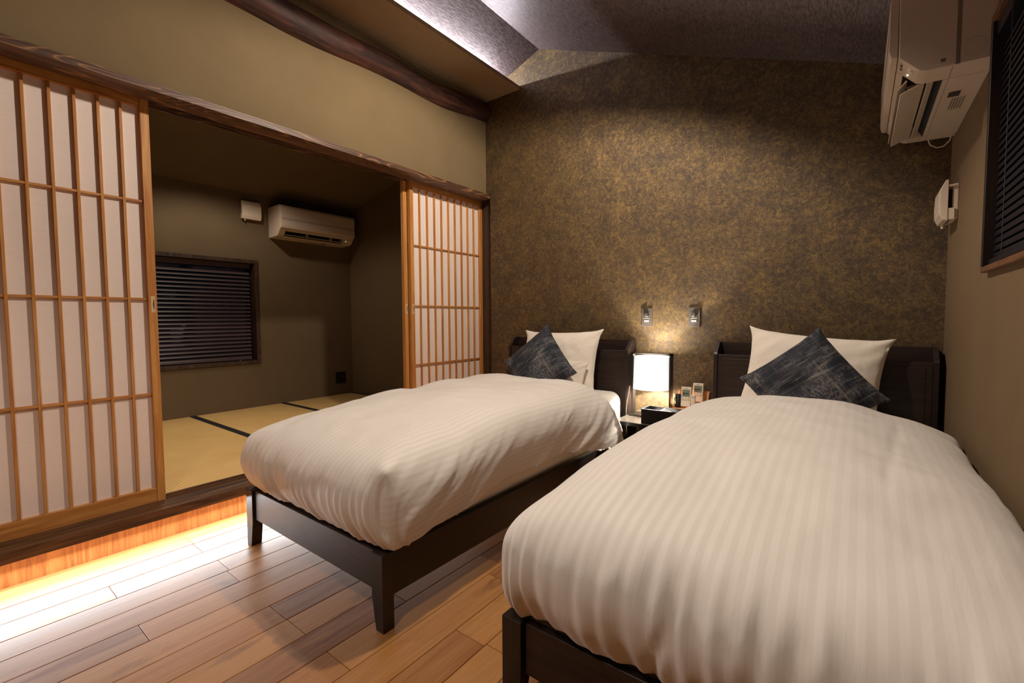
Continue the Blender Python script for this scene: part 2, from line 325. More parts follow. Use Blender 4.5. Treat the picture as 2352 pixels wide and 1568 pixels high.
# ------------------------------------------------------------------ tatami room
struct('floor_tatami_base', MB().box(TX, -.186, -3.3, .12, .04, .118), 'subfloor')['label'] = 'floor below the straw mats'
ys = [-3.09, -2.29, -1.491, -.692, .112]
for i, (a, b) in enumerate(zip(ys[:-1], ys[1:])):
    lab = ['straw tatami mat at the left, behind the near screen', 'wide straw tatami mat beside the left screen edge', 'middle straw tatami mat between two black borders', 'straw tatami mat nearest the outlet wall'][i]
    r_ = thing('tatami_mat', lab, 'mat', ((TX-.19)/2, (a+b)/2, .118), 'tatami mats')
    part('straw_surface', MB().box(TX+.002, -.188, a+.002, b-.002, .118, TZ-.001), 'tatami_x' if i != 2 else 'tatami_y', r_, .003, 2)
    for yy in (a, b-.027): part('cloth_border', MB().box(TX+.002, -.188, yy+.001, yy+.026, TZ-.002, TZ+.0008), 'border_black', r_, label='black cloth border')
W1 = (-2.15, -.900, .600, 1.602)   # opening y0 y1 z0 z1
mbt = MB().box(TX-.14, TX, -3.3, .2, 0, W1[2]).box(TX-.14, TX, -3.3, .2, W1[3], 2.4).box(TX-.14, TX, W1[1], .2, W1[2], W1[3]).box(TX-.14, TX, -3.3, W1[0], W1[2], W1[3])
struct('wall_tatami_back', mbt, 'olive', label='dim olive plaster wall of the tatami room with the blind')
struct('wall_tatami_side', MB().box(TX-.1, -.165, .12, .2, 0, 2.9), 'olive', label='olive plaster side wall at the end of the tatami room')
struct('wall_tatami_left', MB().box(TX-.1, -.15, -3.38, -3.3, 0, 2.9), 'olive')
tz = lambda x: 2.235+.236*(x-TX)
struct('ceiling_tatami', MB().prism([(TX-.1, tz(TX-.1)), (-.13, tz(-.13)), (-.13, tz(-.13)+.05), (TX-.1, tz(TX-.1)+.05)], 'y', -3.38, .2), 'olive', label='dark sloping ceiling of the tatami room')
# window with frame + blind
def window(name, x, sgn, y0, y1, z0, z1, mat, lab, fw=.034, jm=None):
    r = bpy.data.objects.new(name, None); COL.objects.link(r); r.location = (x, (y0+y1)/2, z0); setp(r, lab, None, None, 'structure')
    xa, xb = sorted((x+sgn*.018, x-sgn*.118))
    for nm, bx in (('frame_head', (y0, y1, z1-fw, z1)), ('frame_sill', (y0, y1, z0, z0+fw)), ('frame_jamb', (y0, y0+fw, z0+fw, z1-fw)), ('frame_jamb', (y1-fw, y1, z0+fw, z1-fw))):
        part(nm, MB().box(xa, xb, *bx), jm if jm and nm == 'frame_jamb' else mat, r, .002, 1)
    xg = x-sgn*.105; part('pane', MB().box(xg-.003, xg+.003, y0+fw, y1-fw, z0+fw, z1-fw), 'window_glass', r)
    return r
window('window_1', TX, 1, *W1, 'frame_dark', 'dark framed window in the back wall of the tatami room')
window('window_2', XR, -1, WY0, WY1, WZ0, WZ1, 'frame_brown', 'brown framed window high on the right wall', .018, 'dark_v')  # jambs darker than the brown frame: recess shade put into their colour
def blind(name, x, sgn, y0, y1, z0, z1, pitch, wd, tilt, mat, lab):
    r = thing(name, lab, 'blind', (x, (y0+y1)/2, z0))
    part('head_rail', MB().box(x-.02, x+.02, y0, y1, z1-.045, z1-.003), mat, r, .003)
    part('bottom_rail', MB().box(x-.016, x+.016, y0, y1, z0+.004, z0+.020), mat, r, .003)
    c, s = math.cos(tilt), math.sin(tilt); prof = []
    for u in (-.5, -.25, 0, .25, .5): prof.append((u*wd, .0035*(1-4*u*u)))
    poly = [(a*c-b*s, a*s+b*c) for a, b in prof] + [(a*c-(b-.001)*s, a*s+(b-.001)*c) for a, b in prof[::-1]]
    poly = [(sgn*a, b) for a, b in poly]
    me = MB().prism(poly, 'y', y0, y1).mesh('slat', shift=(0, (y0+y1)/2, 0))
    z = z0+.034
    while z < z1-.06:
        link('slat', me, mat, r, (0, 0, z-z0)); z += pitch
    for yy in (y0+(y1-y0)*.18, y1-.19):
        part('ladder_cord', MB().tube([(x+sgn*.0205, yy, z1-.04), (x+sgn*.0205, yy, z0+.02)], .0011, 5), 'cord_dark', r)
    return r
b1 = blind('window_blind', TX-.045, 1, W1[0]+.05, W1[1]-.062, W1[2]+.036, W1[3]-.034, .0365, .036, -.72, 'blind_brown', 'dark brown slatted blind lowered in the tatami room window')
part('pull_knob', MB().tube([(TX-.02, -1.075, .645), (TX-.02, -1.075, .630)], [.004, .007], 8), 'steel', b1)
b2 = blind('window_blind', XR+.012, -1, WY0+.02, WY1-.0185, WZ0+.02, WZ1-.02, .0225, .025, -1.2, 'blind_navy', 'dark closed blind in the high window on the right wall')

# ------------------------------------------------------------------ shoji screens
SW, ST = .796, .030
def shoji(name, y0, xf, lab, pull_side):
    z0, z1 = .1625, 2.046
    r = bpy.data.objects.new(name, None); COL.objects.link(r); r.location = (xf, y0+SW/2, z0); setp(r, lab, None, None, 'structure')
    xb = xf-ST; y1 = y0+SW; sw = .033
    for a in (y0, y1-sw): part('stile', MB().box(xb, xf, a, a+sw, z0, z1), 'cedar_v', r, .0012, 1)
    part('top_rail', MB().box(xb+.002, xf-.003, y0+sw, y1-sw, 1.990, z1), 'cedar_h', r, .001, 1)
    part('bottom_rail', MB().box(xb+.002, xf-.002, y0+sw, y1-sw, z0+.001, .238), 'cedar_h', r, .001, 1)
    part('paper', MB().box(xb+.007, xb+.0085, y0+sw-.004, y1-sw+.004, .230, 1.996), 'shoji_paper', r, label='white paper sheet')
    bm_ = MB().box(xb+.0088, xf-.006, -.0047, .0047, .236, 1.992).mesh('vertical_bar', shift=(xf, 0, z0))
    for i in range(9): link('vertical_bar', bm_, 'cedar_v', r, (0, y0+.1+.0745*i-(y0+SW/2), 0))
    hm = MB().box(xb+.0088, xf-.0075, y0+sw, y1-sw, -.0045, .0045).mesh('cross_bar', shift=(xf, y0+SW/2, 0))
    for zz in (1.568, 1.124, .682): link('cross_bar', hm, 'cedar_h', r, (0, 0, zz-z0))
    yp = y1-.016 if pull_side > 0 else y0+.017
    pu = part('finger_pull', MB().box(xf-.004, xf+.0012, yp-.0085, yp+.0085, 1.062, 1.137), 'pale_wood', r, .001, 1, label='pale inlaid finger pull')
    part('pull_recess', MB().prism([(yp+.005, 1.128), (yp+.0015, 1.115), (yp-.0005, 1.0995), (yp+.0015, 1.084), (yp+.005, 1.071)], 'x', xf+.0004, xf+.0015), 'print_dark', pu)
    return r
shoji('door_1', -2.252-SW, -.1, 'large paper lattice screen in the left foreground', 1)
shoji('door_2', -.735, -.1, 'paper lattice screen by the corner post, front track', -1)
shoji('door_3', -.768, -.135, 'second paper lattice screen stacked behind the one by the corner post', -1)
shoji('door_4', -3.84, -.135, 'paper lattice screen behind the left foreground screen', 1)

# ------------------------------------------------------------------ air conditioners
def aircon(name, lab, loc, rz, flap, open_):
    # local: x along width (0..W), y outwards from the wall, z up from the bottom back edge
    r = thing(name, lab, 'air conditioner', loc, None, rz)
    W = .80; H = .298
    full = [(0, 0), (.165, .006), (.182, .012), (.236, .070), (.238, H-.012), (.226, H), (0, H)]
    notch = [(0, 0), (.112, .004), (.118, .045), (.160, .085), (.205, .078), (.219, .052), (.236, .070), (.238, H-.012), (.226, H), (0, H)]
    part('body', MB().prism(notch, 'x', .11, W-.062), 'ac_white', r, world=False)
    part('end_panel', MB().prism(full, 'x', 0, .11), 'ac_white', r, .003, 2, world=False)
    ep = part('end_panel', MB().prism(full, 'x', W-.062, W), 'ac_white', r, .003, 2, world=False)
    part('air_outlet', MB().prism([(.113, .0055), (.119, .046), (.160, .084), (.204, .077), (.217, .054), (.20, .06), (.16, .07), (.13, .04)], 'x', .111, W-.063), 'ac_inner', r, world=False, label='black air outlet slot')
    part('front_cover', MB().prism([(.238, .074), (.256, .076), (.262, .10), (.262, H-.03), (.252, H-.006), (.238, H-.006)], 'x', .002, W-.002), 'ac_white', r, .002, 2, world=False)
    part('cover_groove', MB().box(.004, W-.004, .2615, .2625, .158, .163), 'print_grey', r, world=False)
    part('cover_groove', MB().box(.004, W-.004, .2615, .2625, .172, .1735), 'print_grey', r, world=False)
    if open_:
        a = (.158, .012); b = (.222, -.014); part('flap', MB().prism([a, b, (b[0]+.002, b[1]+.004), (a[0]+.001, a[1]+.005)], 'x', .112, W-.064), 'ac_white', r, world=False)
        part('flap', MB().prism([(.205, .030), (.231, .002), (.2335, .004), (.209, .034)], 'x', .112, W-.064), 'ac_white', r, world=False)
        part('vane', MB().prism([(.133, .018), (.150, .010), (.152, .013), (.136, .022)], 'x', .112, W-.064), 'ac_white', r, world=False)
    else:
        part('flap', MB().prism([(.186, .020), (.192, .024), (.190, .027), (.184, .023)], 'x', .112, W-.064), 'ac_white', r, world=False)
        part('flap', MB().prism([(.128, .002), (.178, .008), (.177, .012), (.128, .006)], 'x', .112, W-.064), 'ac_white', r, world=False)
    for xx in (.24, .50): part('vane_support', MB().box(xx, xx+.005, .155, .20, .022, .06), 'ac_white', r, world=False)
    # status lights, sensor and small print by the right end
    q = lambda x, f, o=.0008: (x, .182+.054*f+o*.73, .012+.058*f-o*.68)
    def strip(x0, x1, f0, f1, o=.0009): 
        return MB().add([q(x0, f0, o), q(x1, f0, o), q(x1, f1, o), q(x0, f1, o)], [(0, 1, 2, 3)])
    xm = .030
    for i, (a, b) in enumerate(((0, .014), (.018, .021), (.030, .034), (.037, .043))): part('printed_mark', strip(xm+a, xm+b, .76, .86), 'print_dark', r, world=False)
    part('status_light', MB().cyl(q(xm+.048, .45, 0), q(xm+.048, .45, .003), .0035, 10), 'green_led', r, world=False)
    part('receiver', MB().cyl(q(xm+.002, .35, -.002), q(xm+.002, .35, .006), .009, 14), 'white_plastic', r, world=False)
    for i in range(5): part('label_line', MB().add([(.30, .03+.008*i, .0026-.0031), (.42, .03+.008*i, -.0005), (.42, .034+.008*i, -.0005), (.30, .034+.008*i, -.0005)], [(0, 1, 2, 3)]), 'print_grey', r, world=False)
    part('label_block', MB().add([(.24, .05, -.0003), (.285, .05, -.0003), (.285, .082, .0005), (.24, .082, .0005)], [(0, 1, 2, 3)]), 'print_dark', r, world=False)
    part('seam', MB().add([(.01, .098, .0024), (W-.01, .098, .0024), (W-.01, .0995, .0024), (.01, .0995, .0024)], [(0, 1, 2, 3)]), 'print_grey', r, world=False)
    return r
a1 = aircon('air_conditioner', 'white wall air conditioner in the dim tatami room', (TX+.001, -.783+.8, 1.836), -PI/2, 0, False)
a2 = aircon('air_conditioner', 'white air conditioner with open flap high on the right wall', (XR-.001, -.865, 1.832), PI/2, 0, True)
part('drain_loop', MB().tube([(.775, .012, .002), (.790, .016, -.018), (.797, .035, -.037), (.798, .058, -.037), (.797, .080, -.020), (.790, .088, .003)], .0026, 8), 'white_plastic', a2, world=False, smooth=True)
part('cable_knockout', MB().tube([(0, .05+.025*math.cos(a/16*2*PI), .045+.03*math.sin(a/16*2*PI)) for a in range(16)], .0003, 5, True), 'print_grey', a2, world=False)
part('side_seam', MB().box(-.0008, .001, .084, .094, .003, .29), 'print_grey', a2, world=False)
for dz in (0, .006): part('side_slot', MB().box(-.0012, .001, .118, .130, .022+dz, .0245+dz), 'print_dark', a2, world=False)

# ------------------------------------------------------------------ ventilation covers
def vent(loc, rz, lab):
    r = thing('ventilation_cover', lab, 'vent', loc, None, rz)   # local x width, y out
    part('base_plate', MB().box(-.072, .072, 0, .018, .008, .155), 'white_plastic', r, .003, 2, world=False)
    part('sleeve', MB().box(-.055, .055, .016, .045, .02, .135), 'black_plastic', r, world=False)
    part('front_plate', MB().prism([(.033, 0), (.048, .004), (.059, .03), (.061, .08), (.059, .13), (.042, .171), (.033, .171)], 'x', -.086, .086), 'white_plastic', r, .002, 2, world=False)
    for xx in (-.083, .072): part('spacer', MB().box(xx, xx+.011, .012, .036, .004, .052), 'white_plastic', r, .001, 1, world=False)
    for xx in (-.083, .072): part('spacer', MB().box(xx, xx+.011, .012, .036, .142, .150), 'white_plastic', r, .001, 1, world=False)
    part('pull_knob', MB().cyl((.055, .034, -.014), (.055, .034, .004), .005, 10), 'white_plastic', r, world=False)
    part('pull_string', MB().tube([(.055, .034, -.012), (.057, .034, -.03), (.055, .034, -.05)], .0008, 5), 'cord_dark', r, world=False)
    return r
vent((TX, -.957, 1.981), -PI/2, 'square white ventilation cover left of the tatami room air conditioner')
vent((XR, -.178, 1.430), PI/2, 'white ventilation cover on the right wall, seen from its side')

# ------------------------------------------------------------------ wall outlet and dimmers
r = thing('wall_outlet', 'black outlet plate low on the tatami room wall', 'outlet', (TX, -.035, .305))
part('plate', MB().box(TX, TX+.007, -.096, .024, .303, .430), 'outlet_black', r, .003, 2)
part('socket', MB().box(TX+.006, TX+.009, -.078, -.044, .322, .412), 'black_plastic', r, .001, 1)
part('coax_jack', MB().cyl((TX+.006, -.012, .366), (TX+.017, -.012, .366), .0045, 10), 'steel', r)
def dimmer(x, lab):
    r = thing('dimmer_switch', lab, 'switch', (x, 0, .966), 'dimmers between the headboards')
    part('plate', MB().box(x-.036, x+.036, -.009, 0, .966, 1.089), 'switch_plate', r, .003, 2)
    part('module', MB().box(x-.022, x+.022, -.011, -.008, .992, 1.062), 'switch_plate', r, .0008, 1)
    part('knob', MB().tube([(x, -.010, 1.042), (x, -.026, 1.042), (x, -.028, 1.042)], [.0165, .015, .012], 24), 'switch_knob', r)
    part('knob_mark', MB().box(x-.001, x+.001, -.0285, -.0278, 1.030, 1.038), 'switch_white', r)
    part('label_line', MB().box(x-.018, x+.018, -.0116, -.0108, 1.017, 1.0195), 'switch_white', r)
    part('button', MB().box(x-.015, x+.015, -.0145, -.010, .998, 1.009), 'switch_white', r, .001, 1)
    return r
dimmer(1.393, 'dimmer switch above the bedside lamp, the left of the pair'); dimmer(1.694, 'dimmer switch nearer the right headboard, the right of the pair')

# ------------------------------------------------------------------ beds
def bed(lab, fx0, fx1, hx0, hx1, yf):
    r = thing('bed_frame', lab, 'bed', ((fx0+fx1)/2, -1.0, 0))
    hy = -.142; zt = .26; zb = .125
    # posts at the foot, tapered below the rail
    for s, x in ((1, fx0), (-1, fx1)):
        poly = [(x, 0), (x+s*.040, 0), (x+s*.060, .115), (x+s*.060, zt), (x, zt)]
        part('leg', MB().prism(poly, 'y', yf, yf+.045), 'dark_v', r, .0015, 1)
        poly = [(hx0 if s > 0 else hx1, 0)]; hx = poly[0][0]
        part('leg', MB().box(hx, hx+s*.05, hy-.05, hy, 0, zb+.02), 'dark_v', r, .0015, 1)
    part('foot_rail', MB().box(fx0+.067, fx1-.062, yf+.012, yf+.036, zb, zt-.002), 'dark_h', r, .0012, 1)
    for s, xf, xh in ((1, fx0, hx0), (-1, fx1, hx1)):
        b = [(xf+s*.003, yf+.045, 0), (xf+s*.027, yf+.045, 0), (xh+s*.027, hy, 0), (xh+s*.003, hy, 0)]
        part('side_rail', MB().hexa([(p[0], p[1], zb-.012) for p in b], [(p[0], p[1], zt-.002) for p in b]), 'dark_y', r)
    part('base_board', MB().hexa([(fx0+.03, yf+.05, .225), (fx1-.03, yf+.05, .225), (hx1-.03, hy, .225), (hx0+.03, hy, .225)], [(fx0+.03, yf+.05, .243), (fx1-.03, yf+.05, .243), (hx1-.03, hy, .243), (hx0+.03, hy, .243)]), 'ply', r, label='pale plywood bed base')
    h = part('headboard', MB().box(hx0+.02, hx1-.02, -.135, -.117, .10, .812), 'dark_h', r, .002, 1)
    part('back_panel', MB().box(hx0+.02, hx1-.02, -.030, -.012, .02, .876), 'dark_h', h, world=True)
    part('front_inset', MB().box(hx0+.045, hx1-.045, -.1375, -.134, .12, .788), 'dark_h', h, .0015, 1)
    part('tray_floor', MB().box(hx0+.02, hx1-.02, -.117, -.03, .745, .757), 'dark_h', h)
    for x in (hx0, hx1-.02): part('side_cheek', MB().prism([(-.142, .02), (-.142, .812), (-.135, .824), (-.078, .880), (-.012, .880), (-.012, .02)], 'x', x, x+.02), 'dark_v', h, .0012, 1)
    return r
bed('dark wooden bed frame of the left bed by the screens', .306, 1.306, .338, 1.322, -2.06)
bed('dark wooden bed frame of the near right bed', 1.7915, 2.7915, 1.843, 2.803, -2.05)
def rbox(name, x0, x1, y0, y1, z0, z1, rad, mat, lab, cat):
    mb = MB().box(x0, x1, y0, y1, z0, z1); c = ((x0+x1)/2, (y0+y1)/2, z0)
    me = mb.mesh(name, rad, 5, True, c); o = link(name, me, mat); o.location = c; setp(o, lab, cat); autosmooth(o, 60); return o
m1 = rbox('mattress', .330, 1.298, -1.995, -.150, .2432, .548, .068, 'sheet_cotton', 'white sheeted mattress of the left bed', 'mattress')
m2 = rbox('mattress', 1.835, 2.775, -1.995, -.150, .2432, .548, .068, 'sheet_cotton', 'white sheeted mattress of the right bed', 'mattress')

def spline(pts, n):
    out = []
    P = [Vector(p) for p in pts]
    segs = len(P)-1
    for i in range(segs):
        p0 = P[max(i-1, 0)]; p1 = P[i]; p2 = P[i+1]; p3 = P[min(i+2, segs)]
        for j in range(24):
            u = j/24; out.append(.5*((2*p1)+(-p0+p2)*u+(2*p0-5*p1+4*p2-p3)*u*u+(-p0+3*p1-3*p2+p3)*u*u*u))
    out.append(P[-1])
    L = [0]
    for a, b in zip(out[:-1], out[1:]): L.append(L[-1]+(b-a).length)
    res = []; k = 0
    for i in range(n+1):
        t_ = L[-1]*i/n
        while k < len(L)-2 and L[k+1] < t_: k += 1
        f = (t_-L[k])/max(L[k+1]-L[k], 1e-9); res.append((out[k].lerp(out[k+1], f), t_))
    return res
FBM = lambda x, y, z=0.0: noise.fractal((x, y, z), .9, 2.1, 3)
ss = lambda a, b, x: (lambda u: u*u*(3-2*u))(min(1, max(0, (x-a)/(b-a))))
def duvet(name, lab, xc, W, yh, yf, zhem, ztop_fn, sideL, sideR, foot, mod, NP=84, NQ=230):
    H0 = .38
    hl = spline([(-u*W, h*H0, 0) for u, h in sideL], NP); hr = spline([(u*W, h*H0, 0) for u, h in sideR], NP)
    sec = [(p.x, p.y/H0, -s) for p, s in hl[::-1]][:-1]+[(p.x, p.y/H0, s) for p, s in hr]
    head = [(yh+.0, .62), (yh+.012, .74), (yh+.004, .88), (yh-.03, .965), (yh-.09, 1.0), (yh-.2, 1.0)]
    ft = [(yf-o, h) for o, h in foot]
    ml = [(yh-.2-(yh-.2-ft[0][0])*k/6, 1.0) for k in range(1, 6)]
    lon = spline([(y, h*H0, 0) for y, h in head+ml+ft], NQ)
    def inv(pts):
        pts = sorted((h, v) for v, h in pts)
        def f(h):
            if h <= pts[0][0]: return pts[0][1]
            for (h0, v0), (h1, v1) in zip(pts[:-1], pts[1:]):
                if h <= h1: return v0+(v1-v0)*(h-h0)/max(h1-h0, 1e-6)
            return pts[-1][1]
        return f
    FO = inv([(yf-lp.x, lp.y/H0) for lp, q in lon if lp.x < yf+.30]); WL = inv([(-p.x, p.y/H0) for p, q in hl]); WR = inv([(p.x, p.y/H0) for p, q in hr])
    vs = []; uv = []; seam = []
    Qt = lon[-1][1]
    for (lp, q) in lon:
        y = lp.x; hf = lp.y/H0
        for (x, hz, pq) in sec:
            hz_ = max(hz, 0); b_ = max(hf, 0); kq = .16; ha = max(kq-abs(hz_-b_), 0)/kq; hm_ = min(hz_, b_)-ha*ha*kq/4*ss(1.0, .85, max(hz_, b_))*ss(0, .3, min(hz_, b_))
            x_, y_ = x, y; ws = 1.0; wf = 0.0; sd = 1.0
            if y < yf+.30:
                if hz < hf:
                    lim = yf-FO(max(hz, -.03)); sd = max(0.0, y-lim); ws = ss(0, .09, sd); y_ = max(y, lim)
                else:
                    lim = WR(hf) if x > 0 else WL(hf); sd = max(0.0, lim-abs(x)); ws = 0.0; wf = ss(0, .07, sd); x_ = math.copysign(min(abs(x), lim), x)
            z = zhem+(ztop_fn(x_, y_)-zhem)*hm_; P = Vector((xc+x_, y_, z)); rc = .13; xw = W*1.016; yw = yf-.063
            uu = (abs(x_)-(xw-rc))/rc; vv_ = (yw+rc-y_)/rc
            if uu > 0 and vv_ > 0:
                uu = min(uu, 1.0); vv_ = min(vv_, 1.0)
                P.x = xc+math.copysign(xw-rc+rc*uu*math.sqrt(1-vv_*vv_/2), x); P.y = yw+rc-rc*vv_*math.sqrt(1-uu*uu/2)
            P = mod(P, x_, (1-hz)*ws, (1-hf)*wf if q/Qt > .5 else 0, min(hz, hf), sd if q/Qt > .5 else 1.0)
            if sd < 1e-6: seam.append(len(vs))
            vs.append(P); uv.append((pq, q))
    n = len(sec); m = len(lon)
    fs = [(i*n+j, i*n+j+1, (i+1)*n+j+1, (i+1)*n+j) for i in range(m-1) for j in range(n-1)]
    me = bpy.data.meshes.new(name); c = (xc, (yh+yf)/2, zhem)
    me.from_pydata([(v.x-c[0], v.y-c[1], v.z-c[2]) for v in vs], [], fs); 
    ul = me.uv_layers.new(name='UVMap')
    for l in me.loops: ul.data[l.index].uv = uv[l.vertex_index]
    me.shade_smooth(); o = link(name, me, 'duvet_cotton', None, c); setp(o, lab, 'duvet')
    bm = bmesh.new(); bm.from_mesh(me); bm.verts.ensure_lookup_table(); bmesh.ops.remove_doubles(bm, verts=[bm.verts[i] for i in seam], dist=.0075); bmesh.ops.dissolve_degenerate(bm, dist=.0008, edges=bm.edges); bmesh.ops.recalc_face_normals(bm, faces=bm.faces)
    up = sum(f.normal.z for f in bm.faces)
    if up < 0: bmesh.ops.reverse_faces(bm, faces=bm.faces)
    bm.to_mesh(me); bm.free()
    sm = o.modifiers.new('thickness', 'SOLIDIFY'); sm.thickness = .006; sm.offset = -1
    return o
side = [(0, 1.0), (.35, .995), (.62, .98), (.78, .935), (.88, .865), (.95, .76), (.995, .62), (1.015, .44), (1.0, .22), (.965, -.03)]
sideRl = [(0, 1.0), (.32, .99), (.60, .955), (.78, .88), (.885, .79), (.955, .68), (1.0, .55), (1.018, .39), (1.0, .19), (.965, -.03)]
foot = [(-.42, 1.0), (-.27, .985), (-.145, .945), (-.055, .87), (.008, .76), (.048, .61), (.062, .45), (.052, .28), (.022, .11), (-.016, -.03)]
# ---- left duvet
def zt1(x, y):
    return .600+.052*ss(-2.0, -1.25, y)+.010*ss(-.9, -.6, y)-.020*math.exp(-((y+1.18)/.12)**2)*ss(.0, -.3, x)+.012*FBM(x*2.6+3, y*2.2)-.010*ss(-.05, -.5, x)*ss(-1.0, -1.8, y)
def mod1(P, x, drop, fd, hg, sd):
    # hem line of the right hand side rises away from the foot, falls again in a loose corner at the head
    if x > 0:
        hem = .020*ss(-2.05, -1.75, P.y)+.045*ss(-1.8, -1.4, P.y)-.05*ss(-1.0, -.6, P.y)
        P.z += hem*drop*(1-.75*fd)
        fl_ = ss(-1.0, -.5, P.y); P.x += .105*fl_*drop**1.3; P.y += .13*ss(-.85, -.5, P.y)*drop**1.2
        a = P.y*3.4+drop*1.5; md = .35+.65*ss(-.15, .35, noise.noise((P.y*2.1+4, drop*.8, 3)))
        f_ = .016*FBM(a, drop*1.1+P.y*1.1, 2)+.009*md*FBM(a*3.1, drop*2.2, 8)
        P.x += (f_ if f_ > 0 else f_*.35)*ss(.04, .4, drop)*(1-fd)*(1+1.2*fl_)
        P.z += .005*FBM(P.y*7, 5, 1)*ss(.5, 1, drop)*(1-fd)
    else:
        P.x -= .010*FBM(P.y*4, drop*2, 6)*ss(.1, .6, drop)
    # pleats running down the foot
    if fd > 0:
        e = ss(.05, .45, fd); P.y -= e*(.0070*math.sin(x*2*PI/.047+3*noise.noise((x*5, fd*1.2, 0)))*(.5+noise.noise((x*7, 2, 1)))+.010*FBM(x*6, fd*.9, 3)+.007*FBM(x*17, fd*1.2, 7))
        P.z += .007*FBM(x*9, 1.7, 9)*ss(.6, 1, fd)
    tp = ss(.84, .98, hg)
    P.z += tp*(.006*FBM(x*4+9, P.y*3, 4)+.004*FBM(x*3+P.y*7, P.y*9-x*3, 12))
    # pinched corner fold with a small peak
    if x > 0 and sd < .2 and hg < .95:
        c_ = math.exp(-(sd/.012)**2)*ss(.10, .22, hg)*ss(.80, .66, hg); P.x -= .009*c_; P.y += .009*c_
        pk = math.exp(-(sd/.05)**2)*math.exp(-((hg-.78)/.10)**2); P.z += .018*pk; P.x += .012*pk; P.y -= .010*pk
    return P
d1 = duvet('duvet', 'white striped duvet on the left bed, folded corner at its foot', .818, .524, -.560, -2.045, .270, zt1, side, side, foot, mod1)
# ---- right duvet
sideRr = [(0, 1.0), (.35, .99), (.62, .955), (.80, .90), (.92, .82), (.982, .72), (.998, .6), (1.0, .4), (.998, .2), (.995, 0)]
def zt2(x, y):
    return .600+.062*ss(-2.0, -1.45, y)+.040*ss(-1.45, -.85, y)+.012*FBM(x*2.2+1, y*1.9+5)-.018*ss(-1.5, -.8, y)-.034*ss(.15, .5, x)*ss(-1.7, -.9, y)-.030*ss(.05, -.40, x)*ss(-1.5, -.8, y)
def mod2(P, x, drop, fd, hg, sd):
    if x < 0:
        P.x -= (.012*FBM(P.y*3.4, drop*1.5, 6)+.006*FBM(P.y*8, drop*3, 16))*ss(.1, .6, drop)*(1-fd)
    else:
        P.x += .008*FBM(P.y*5, drop*2, 3)*ss(.02, .5, drop); P.z += .012*FBM(P.y*5+3, drop*2, 3)*ss(.02, .3, drop)
        P.x = min(P.x, XR-.012)
    if fd > 0:
        e = ss(.04, .4, fd); P.y -= e*(.0070*math.sin(x*2*PI/.052+3*noise.noise((x*5, fd*1.3, 4)))*(.55+noise.noise((x*6, 2, 5)))+.013*FBM(x*6.5+2, fd*.9, 13)+.008*FBM(x*17, fd*1.3, 17))
        P.z += .007*FBM(x*9, 1.7, 19)*ss(.6, 1, fd)
        cr_ = math.exp(-((x+.02+.10*fd)/.012)**2)*ss(.3, .6, fd); P.y += .016*cr_
    tp = ss(.84, .98, hg)
    P.z += tp*(.006*FBM(x*4+19, P.y*2.4, 14)+.003*FBM(x*5, P.y*8, 22))
    l_ = math.exp(-((x-.30-.08*(P.y+1.2))/.012)**2)*ss(-1.75, -1.5, P.y)*ss(-.75, -1.0, P.y); P.z -= .004*l_
    return P
d2 = duvet('duvet', 'white striped duvet on the near right bed in the foreground', 2.298, .522, -.600, -2.040, .270, zt2, sideRl, sideRr, foot, mod2)

# ------------------------------------------------------------------ pillows and cushions
def pillow(name, lab, cat, grp, w_, h_, th_, M, mat, zmin, pinch=.06, n=44, seed=0, ear=0.0, power=2.6):
    vs = []; fs = []
    def shape(u, v, s):
        px = w_/2*u*(1-pinch*(1-v*v)*abs(u)); py = h_/2*v*(1-pinch*(1-u*u)*abs(v))
        if ear: e = (abs(u)*abs(v))**8; px *= 1+ear*e; py *= 1+ear*e
        d = max(0, (1-abs(u)**power)*(1-abs(v)**power))**.55
        wr = FBM(u*2.2+seed, v*2.2, s)*.10*d + FBM(u*5+seed, v*5, s+4)*.05*d
        cc = (abs(u)*abs(v))**1.5
        pz = s*(th_/2*d*(1+wr) + .0025 + .005*math.sin((u-v)*16+seed)*cc)
        return M @ Vector((px, py, pz))
    k = n+1; f = lambda t_: math.copysign(abs(t_)**.8, t_)
    for s in (1, -1):
        for i in range(k):
            for j in range(k): vs.append(shape(f(-1+2*i/n), f(-1+2*j/n), s))
    N_ = k*k
    for i in range(n):
        for j in range(n):
            a = i*k+j; fs.append((a, a+k, a+k+1, a+1)); fs.append((N_+a, N_+a+1, N_+a+k+1, N_+a+k))
    ring = [i*k for i in range(n)]+[n*k+j for j in range(n)]+[i*k+n for i in range(n, 0, -1)]+[j for j in range(n, 0, -1)]
    for a, b in zip(ring, ring[1:]+ring[:1]): fs.append((a, b, N_+b, N_+a))
    # settle on the mattress: squash what would sink below it
    out = []
    for p in vs:
        if p.z < zmin+.03:
            dz = zmin+.03-p.z; p = Vector((p.x, p.y, zmin+.03*math.exp(-dz/.03)))
        out.append(p)
    c = M.translation.copy()
    inv = M.inverted(); me = bpy.data.meshes.new(name); me.from_pydata([tuple(inv @ p) for p in out], [], fs); me.shade_smooth()
    bm = bmesh.new(); bm.from_mesh(me); bmesh.ops.recalc_face_normals(bm, faces=bm.faces); bm.to_mesh(me); bm.free()
    o = link(name, me, mat); o.matrix_world = M; setp(o, lab, cat, grp); return o
def frame(center, lean, spin=0, turn=0):
    # pillow plane: local x right, local y up (leaned back by lean), local z towards the room (-y)
    B = Matrix.Rotation(turn, 4, 'Z') @ Matrix.Rotation(PI/2-lean, 4, 'X') @ Matrix.Rotation(spin, 4, 'Z')
    return Matrix.Translation(center) @ B
pillow('pillow', 'white pillow propped against the left headboard', 'pillow', None, .60, .43, .15, frame((.848, -.235, .728), .30, .02), 'pillow_cotton', .5485, .06, seed=1.3, ear=.05)
